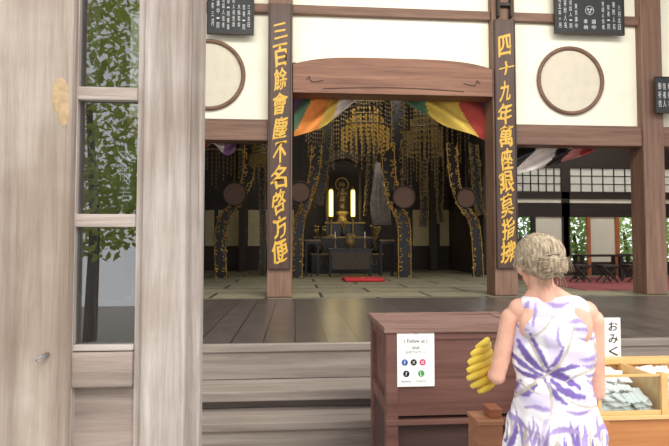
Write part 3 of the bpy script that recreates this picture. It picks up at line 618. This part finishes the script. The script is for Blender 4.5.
t = thing('small_box', 'small brown lacquered box on the wooden stand beneath the yellow bag', 'box', (ox+.04, 2.53, sz))
obj('box_body', box(B(), ox, ox+.06, 2.48, 2.57, sz, sz+.035, .004), M['orange'], t); obj('lid', box(B(), ox-.003, ox+.063, 2.477, 2.573, sz+.035, sz+.044, .002), M['orange'], t)

# ================================================================ WOMAN
RY = 2.0; base = P(552, 300, RY); ROOT = Vector((base.x, RY, 0)); RZ = math.radians(-16)
wm = thing('person', 'woman seen from behind in a white dress with purple floral print, blonde hair pinned up', 'person', ROOT); wm.rotation_euler = (0, 0, RZ)
MW = Matrix.Translation(ROOT) @ Matrix.Rotation(RZ, 4, 'Z'); MI = MW.inverted()
def L(px, py, yl=0):
    d = fwd + rgt*((px-334.5)/F) + upv*((223-py)/F); o = MI @ CAM; dl = MI.to_3x3() @ d
    return o+dl*((yl-o.y)/dl.y)
def solidify(bm, vox, it=6, fac=.5):
    me = bpy.data.meshes.new('tmp'); bm.to_mesh(me); bm.free(); o = bpy.data.objects.new('tmp', me); C.objects.link(o)
    r = o.modifiers.new('r', 'REMESH'); r.mode = 'VOXEL'; r.voxel_size = vox
    s = o.modifiers.new('s', 'SMOOTH'); s.factor = fac; s.iterations = it
    bpy.context.view_layer.update(); dg = bpy.context.evaluated_depsgraph_get(); m2 = bpy.data.meshes.new_from_object(o.evaluated_get(dg))
    bpy.data.objects.remove(o); b2 = bmesh.new(); b2.from_mesh(m2); bpy.data.meshes.remove(m2); return b2
HC = L(539, 256, .0); hx = HC.x
HP = Vector((hx, .01, 1.5)); HROT = Matrix.Rotation(math.radians(12), 4, 'Z') @ Matrix.Rotation(math.radians(-8), 4, 'X')
def H(v): return HP+HROT.to_3x3() @ (Vector(v)-HP)
def hell(bm, c, r, seg=20): ell(bm, H(c), r, seg, HROT)
bm = B()
ell(bm, (0, 0, 1.2), (.145, .098, .19)); cap(bm, (-.12, -.005, 1.34), (.12, -.005, 1.335), .048, .048); ell(bm, (0, 0, 1.02), (.13, .095, .15)); ell(bm, (0, -.01, .86), (.165, .12, .16))
for s in (-1, 1): ell(bm, (s*.075, .085, 1.2), (.065, .055, .065)); cap(bm, (s*.1, -.005, 1.345), (hx*.7+s*.016, 0, 1.42), .036, .034); ell(bm, (s*.08, -.055, 1.29), (.055, .03, .075))
cap(bm, (hx*.5, -.005, 1.36), (hx, .005, 1.49), .05, .045)
hell(bm, (hx, .012, 1.55), (.072, .09, .088)); hell(bm, (hx, .05, 1.485), (.05, .055, .062)); hell(bm, (hx, .1, 1.52), (.012, .02, .024), 12); hell(bm, (hx, .095, 1.47), (.025, .014, .01), 12); hell(bm, (hx, .092, 1.435), (.022, .016, .016), 12)
for s in (-1, 1): hell(bm, (hx+s*.078, .008, 1.512), (.012, .02, .03), 12); hell(bm, (hx+s*.035, .09, 1.5), (.022, .012, .018), 10)
for s in (-1, 1):
    cap(bm, (s*.085, 0, .85), (s*.09, .012, .47), .088, .055); cap(bm, (s*.09, .012, .47), (s*.088, -.01, .3), .053, .05); cap(bm, (s*.088, -.01, .3), (s*.09, -.015, .08), .05, .034); cap(bm, (s*.09, -.03, .045), (s*.1, .13, .03), .036, .026)
sl = L(511, 318); sr = L(593, 320); el = L(497, 376, .0); er = L(596, 392, .02)
wl = L(492, 374, .25); wr = Vector((er.x-.04, .25, er.z-.0))
cap(bm, sl, el, .041, .032); cap(bm, el, el*.6+wl*.4, .034, .031); cap(bm, el*.6+wl*.4, wl, .031, .022)
cap(bm, (-.1, 0, 1.33), sl, .046, .041); cap(bm, (.1, 0, 1.33), sr, .046, .041)
cap(bm, sr, er, .041, .033); cap(bm, er, er*.6+wr*.4, .034, .031); cap(bm, er*.6+wr*.4, wr, .031, .022)
def hand(bm, w, side, fw, upd, curl):
    fw = fw.normalized(); sd = fw.cross(upd).normalized(); nn = sd.cross(fw).normalized()
    for k in range(4):
        o = sd*((k-1.5)*.019); a = w+fw*.015+o*.7; b = w+fw*(.085-.004*abs(k-1.3))+o; cap(bm, a, b, .014, .0105, 10)
        Ls = [(.036, .024, .02), (.042, .027, .021), (.039, .025, .02), (.03, .02, .017)][k if side > 0 else 3-k]
        ang = 0; p = b; r = .0092
        for l in Ls:
            ang += curl; q = p+(fw*math.cos(ang)-nn*math.sin(ang))*l; cap(bm, p, q, r, r-.0008, 8); p = q; r -= .0008
    th = w+fw*.03-sd*side*.028; t2 = th+(fw*.7-sd*side*.6-nn*.5).normalized()*.036; t3 = t2+(fw*.9-nn*.6+sd*side*.15).normalized()*.03
    cap(bm, w+fw*.01-sd*side*.012, th, .015, .013, 10); cap(bm, th, t2, .0125, .0105, 10); cap(bm, t2, t3, .0105, .0088, 10)
hand(bm, wl, 1, Vector((-.15, 1, 0)), Vector((-.9, 0, .4)), .75)
hand(bm, wr, -1, Vector((-.3, 1, .25)), Vector((0, 0, 1)), .3)
body = solidify(bm, .005, 4, .5)
obj('body', body, M['skin'], wm, True, True)
# dress: sleeveless, back covered up to the nape
bm = B()
ell(bm, (0, 0, 1.17), (.16, .116, .18)); ell(bm, (0, -.006, 1.26), (.142, .114, .14)); cap(bm, (-.078, -.008, 1.348), (.078, -.008, 1.346), .057, .057); ell(bm, (0, 0, 1.03), (.146, .112, .17)); ell(bm, (0, -.01, .87), (.185, .142, .17))
for s in (-1, 1): ell(bm, (s*.075, .09, 1.2), (.072, .06, .072)); cap(bm, (s*.076, -.012, 1.345), (s*.095, -.012, 1.22), .055, .06)
cyl(bm, (0, -.005, 1.08), (0, -.005, .42), .133, .265, 40); ell(bm, (0, -.01, 1.0), (.142, .114, .08)); ell(bm, (0, -.04, 1.31), (.09, .065, .06))
dress = solidify(bm, .0045, 12, .5)
for v in dress.verts:
    c = v.co
    if c.y and c.z < .8: c.y *= .86
    a = math.atan2(c.y, c.x); k = max(0, min(1, (1.02-c.z)/.22)); r = 1+.045*k*math.sin(a*12+2.4*math.sin(c.z*6))+.014*math.sin(c.z*95+a*4)*math.exp(-((c.z-1.0)/.05)**2)
    c.x *= r; c.y *= r
    c.y += .005*math.sin(c.x*26+c.z*20)+.004*math.sin(c.x*62-c.z*30)+.003*math.sin(c.x*30+c.z*70)
dm = bpy.data.materials.new('floral_fabric')
do = obj('dress', dress, dm, wm, True, True)
col = do.data.color_attributes.new('print', 'FLOAT_COLOR', 'POINT')
WH = Vector(lin((248, 244, 247))[:3]); PU = Vector(lin((120, 98, 168))[:3]); LI = Vector(lin((166, 146, 198))[:3]); LA = Vector(lin((212, 202, 228))[:3]); OC = Vector(lin((192, 182, 168))[:3])
def rc(px, py): return Vector(((px-552)*.00402, 1.6-(py-245)*.00402))
strokes = []
def st(pa, pb, pc, w, cl, soft=1.0):
    a, b, c = rc(*pa), rc(*pb), rc(*pc); n = 6; q = [a*(1-t)**2+b*2*t*(1-t)+c*t*t for t in [k/n for k in range(n+1)]]
    for k in range(n):
        w0 = w*.00402*(.3+.9*math.sin((k+.5)/n*math.pi)**.8); strokes.append((q[k], q[k+1], w0, cl, soft))
random.seed(31)
for q in (((520, 305), (545, 312), (560, 300), 6), ((562, 312), (580, 330), (592, 318), 6), ((514, 345), (520, 330), (536, 322), 6), ((552, 352), (575, 345), (594, 356), 6), ((515, 385), (530, 395), (552, 388), 6), ((566, 385), (585, 380), (598, 392), 6), ((540, 330), (552, 345), (548, 360), 5)): st(*q, LA, 3.5)
for q in (((518, 338), (524, 354), (538, 364), 2.8), ((528, 330), (534, 346), (543, 362), 1.9), ((512, 352), (522, 362), (538, 368), 2.2), ((514, 364), (526, 372), (540, 370), 1.8), ((540, 364), (552, 364), (568, 376), 3.2), ((546, 372), (556, 382), (572, 384), 2.8), ((540, 372), (546, 384), (556, 390), 2.2), ((532, 372), (528, 384), (516, 390), 2), ((543, 360), (552, 352), (556, 340), 1.6), ((546, 364), (560, 356), (570, 358), 1.8), ((520, 376), (514, 386), (512, 396), 1.4)): st(*q, PU, 1.3)
for q in (((572, 352), (588, 354), (596, 344), 1.7), ((574, 358), (586, 362), (596, 356), 1.5), ((576, 366), (590, 372), (600, 366), 1.8), ((578, 372), (588, 380), (600, 378), 1.5), ((528, 300), (522, 310), (526, 320), 1.7), ((534, 302), (532, 312), (530, 322), 1.4), ((514, 320), (518, 326), (526, 326), 1.3), ((562, 318), (576, 312), (582, 322), 1.7), ((566, 324), (578, 322), (588, 328), 1.4), ((570, 332), (582, 336), (590, 332), 1.4), ((584, 386), (592, 390), (600, 386), 1.5), ((552, 322), (548, 334), (556, 342), 1.3), ((544, 300), (552, 306), (564, 300), 1.4), ((522, 398), (534, 392), (546, 398), 1.5), ((556, 396), (566, 400), (578, 396), 1.4)): st(*q, LI, 1.4)
for q in (((512, 398), (524, 376), (541, 368), 1.1), ((541, 368), (560, 350), (566, 322), 1.1), ((556, 374), (572, 360), (594, 362), 1), ((541, 370), (546, 390), (540, 404), 1.1), ((508, 368), (516, 380), (534, 384), .9), ((560, 388), (578, 396), (600, 396), 1), ((524, 330), (532, 346), (541, 366), .9), ((584, 330), (592, 344), (584, 360), .9), ((548, 312), (538, 330), (524, 334), .9)): st(*q, OC, .6)
for k in range(62):
    x_ = 482+k*2.2+random.uniform(-2, 2); y_ = random.uniform(402, 424); l = random.uniform(16, 34); cc = random.choice((PU, LI, LI, LA, OC, OC)); d_ = random.uniform(-9, 9)+(x_-552)*.09
    st((x_, y_), (x_+d_*.2+random.uniform(-4, 4), y_+l*.5), (x_+d_, y_+l), random.uniform(.8, 1.7), cc, .9)
for q in (((500, 414), (512, 408), (522, 416), 2.2), ((540, 416), (552, 408), (566, 414), 2.2), ((580, 418), (592, 410), (604, 420), 2.2)): st(*q, LI, 2)
for z_ in range(5):
    for k in range(14):
        x_ = 480+random.uniform(0, 145); y_ = 456+z_*24; st((x_, y_), (x_+random.uniform(-8, 8), y_+11), (x_+random.uniform(-14, 14), y_+24), random.uniform(1.5, 3), random.choice((PU, LI, LA, OC)), 1)
bins = {}
for idx, (a, b, w, k, sf) in enumerate(strokes):
    r_ = (a.x, a.y, b.x-a.x, b.y-a.y, w, k, sf*.0022, min(a.x, b.x)-w-.012, max(a.x, b.x)+w+.012); z0_, z1_ = min(a.y, b.y)-w-.012, max(a.y, b.y)+w+.012
    for q in range(int(z0_/.02), int(z1_/.02)+1): bins.setdefault(q, []).append(r_)
for i, v in enumerate(do.data.vertices):
    x, z = v.co.x, v.co.z; n1 = noise.noise(Vector((x*55, v.co.y*20, z*55)))*.005
    cc = WH.copy()
    for (ax_, az_, dx_, dz_, w, k, sf, x0_, x1_) in bins.get(int(z/.02), ()):
        if x < x0_ or x > x1_: continue
        u = max(0, min(1, ((x-ax_)*dx_+(z-az_)*dz_)/(dx_*dx_+dz_*dz_)))
        ds = math.hypot(x-ax_-u*dx_, z-az_-u*dz_)+n1*min(1, w/.008)
        if ds < w-sf: cc = k
        elif ds < w+sf: f_ = (ds-w+sf)/(2*sf); cc = k*(1-f_)+cc*f_
    col.data[i].color = (cc[0], cc[1], cc[2], 1)
dm.use_nodes = True; N = dm.node_tree.nodes; b_ = N['Principled BSDF']; at = N.new('ShaderNodeAttribute'); at.attribute_name = 'print'; dm.node_tree.links.new(at.outputs['Color'], b_.inputs['Base Color']); b_.inputs['Roughness'].default_value = .8
# hair
hm, N, LK, b_ = newmat('blonde_hair'); tc = N.new('ShaderNodeTexCoord'); mp = N.new('ShaderNodeMapping'); mp.inputs['Scale'].default_value = (60, 20, 14); n_ = N.new('ShaderNodeTexNoise'); n_.inputs['Scale'].default_value = 2; r_ = N.new('ShaderNodeValToRGB')
r_.color_ramp.elements[0].position = .35; r_.color_ramp.elements[1].position = .65; r_.color_ramp.elements[0].color = lin((140, 120, 98)); r_.color_ramp.elements[1].color = lin((204, 186, 158))
LK.new(tc.outputs['Object'], mp.inputs['Vector']); LK.new(mp.outputs['Vector'], n_.inputs['Vector']); LK.new(n_.outputs['Fac'], r_.inputs['Fac']); LK.new(r_.outputs['Color'], b_.inputs['Base Color']); b_.inputs['Roughness'].default_value = .5
hc = Vector((hx, -.008, 1.556)); hr = Vector((.094, .1, .09))
hb = B(); ell(hb, hc, hr, 32); ell(hb, (hx, -.05, 1.5), (.06, .042, .045)); ell(hb, (hx+.006, -.108, 1.508), (.05, .034, .034)); hb = solidify(hb, .004, 8)
bun = Vector((hx+.006, -.108, 1.508)); random.seed(4)
for k in range(420):
    a = k/420*2*math.pi+random.uniform(-.03, .03)
    low = math.cos(a) < -.3
    st_ = Vector((math.sin(a)*.95, .6 if not low else -.35, math.cos(a)*.86)); st_.normalize()
    en = Vector((.34*math.sin(a), -1, -.48+.28*math.cos(a))).normalized(); pts = []; lf = random.uniform(0, .018); wv = random.uniform(-.04, .04)
    for j in range(11):
        u = j/10; d_ = (st_*(1-u)+en*u).normalized()
        d_ = (d_+Vector((wv*math.sin(u*3.1), 0, wv*math.sin(u*3.1)))).normalized()
        pts.append(hc+Vector((d_.x*hr.x, d_.y*hr.y, d_.z*hr.z))*(1+lf*math.sin(u*math.pi)+.004))
    tube(hb, pts, [.0006+.0009*math.sin(j/10*math.pi) for j in range(11)], 4)
for k in range(170):
    v0 = random.uniform(-1, 1); tilt = random.uniform(-.5, .5); s = random.choice((-1, 1)); pts = []
    rr = 1+random.uniform(-.02, .08); q0_ = random.uniform(-.3, .5); q1_ = random.uniform(2.4, 3.6)
    ce = math.sqrt(max(.05, 1-v0*v0))
    for j in range(13):
        q = q0_+(q1_-q0_)*j/12
        p = Vector((s*math.cos(q)*.056*max(.45, ce), -math.sin(q)*.04*ce, v0*.038+tilt*.03*math.cos(q)))
        pts.append(bun+p*rr)
    tube(hb, pts, [.0005+.0012*math.sin((j+.5)/13*math.pi) for j in range(13)], 4)
for k in range(26):
    a = random.uniform(-1, 1); s_ = bun+Vector((a*.045, .04, -.03)); tube(hb, [s_, s_+Vector((a*.015, .0, -.015)), s_+Vector((a*.03, .01, -.035)), s_+Vector((a*.025+random.uniform(-.01, .01), .015, random.uniform(-.07, -.045)))], [.0012, .001, .0008, .0004], 4)
for s in (-1, 1):
    for k in range(10): s_ = hc+Vector((s*.09, .03-.01*k, -.012)); tube(hb, [s_, s_+Vector((s*random.uniform(.004, .016), 0, -.022)), s_+Vector((s*random.uniform(0, .016), -.01, -.06))], [.0012, .001, .0004], 4)
for v in hb.verts: v.co = H(v.co)
obj('hair', hb, hm, wm, True, True)
for s in (-1, 1): obj('eye', ell(B(), H((hx+s*.034, .099, 1.532)), (.013, .008, .009), 12), M['eye'], wm, True, True)
obj('lips', ell(B(), H((hx, .108, 1.468)), (.022, .006, .007), 12), M['lip'], wm, True, True)
bm = B(); c = bun+Vector((.0, -.03, .03)); tube(bm, [H(c+Vector(q)) for q in ((-.03, .012, 0), (-.012, -.004, .005), (.012, -.004, .005), (.03, .012, 0))], .002, 6)
obj('hair_clip', bm, M['plaque'], wm, True)
# yellow bag
YB = 2.27; bc = P(480, 368, YB)
t = thing('yellow_bag', 'yellow pleated bag with rounded folds held in the woman\'s left hand', 'bag', (bc.x+.03, YB, P(478, 392, YB).z))
for k, (px, py, ex, ey, r) in enumerate(((474, 348, 486, 342, 3.8), (469, 355, 487, 346, 4.2), (466, 363, 488, 353, 4.4), (465, 371, 489, 360, 4.4), (465, 379, 490, 367, 4.4), (469, 387, 491, 375, 4.2), (476, 392, 492, 383, 3.8))):
    a = P(px+2, py, YB-.03); b = P(ex, ey, YB+.0); mid = (a+b)/2+Vector((0, -.025, .008)); rr = r*2.3/520
    pts = smooth_path([tuple(a), tuple(mid), tuple(b), tuple(b+Vector((.02, .03, .01)))], 14)
    obj('pleat', tube(B(), pts, [rr*max(.25, math.sin((j+1)/16*math.pi)**.45) for j in range(15)], 12), M['yellow'], t, smooth=True)
obj('bag_body', ell(B(), (bc.x+.015, YB+.03, bc.z), (.04, .028, .085)), M['yellowd'], t, smooth=True)
obj('handle', tube(B(), [(bc.x+.02, YB, bc.z+.06), (bc.x+.03, YB+.01, bc.z+.085), (bc.x+.06, YB+.02, bc.z+.075), (bc.x+.065, YB+.02, bc.z+.03)], .005, 8), M['yellow'], t, smooth=True)

# ================================================================ LIGHT
w = bpy.data.worlds.new('world'); S.world = w; w.use_nodes = True; bg = w.node_tree.nodes['Background']; bg.inputs['Color'].default_value = (.98, .985, 1, 1); bg.inputs['Strength'].default_value = 1.55
sd = bpy.data.lights.new('sun', 'SUN'); sd.energy = 2.2; sd.angle = .5; sd.color = (1, .96, .9); so = bpy.data.objects.new('sun', sd); C.objects.link(so); so.rotation_euler = Vector((-.35, .75, -.75)).to_track_quat('-Z', 'Y').to_euler()
def area(x, y, z, sx, sy, e, tgt, c=(1, .96, .88)):
    ld = bpy.data.lights.new('hall_fill', 'AREA'); ld.shape = 'RECTANGLE'; ld.size = sx; ld.size_y = sy; ld.energy = e; ld.color = c  # unseen fill lamps, added to brighten the hall interior
    lo = bpy.data.objects.new('hall_fill', ld); C.objects.link(lo); lo.location = (x, y, z); lo.rotation_euler = (Vector(tgt)-Vector((x, y, z))).to_track_quat('-Z', 'Y').to_euler()
area(2, 4.8, 6.6, 8, 1, 300, (2, 8.7, 3.4))
area(1.6, 11.2, 6.5, 4, 1, 100, (1.6, 14.5, 1.5))
area(8.2, 11.5, 6.6, 3, 1.5, 150, (8.2, 12.6, .8))
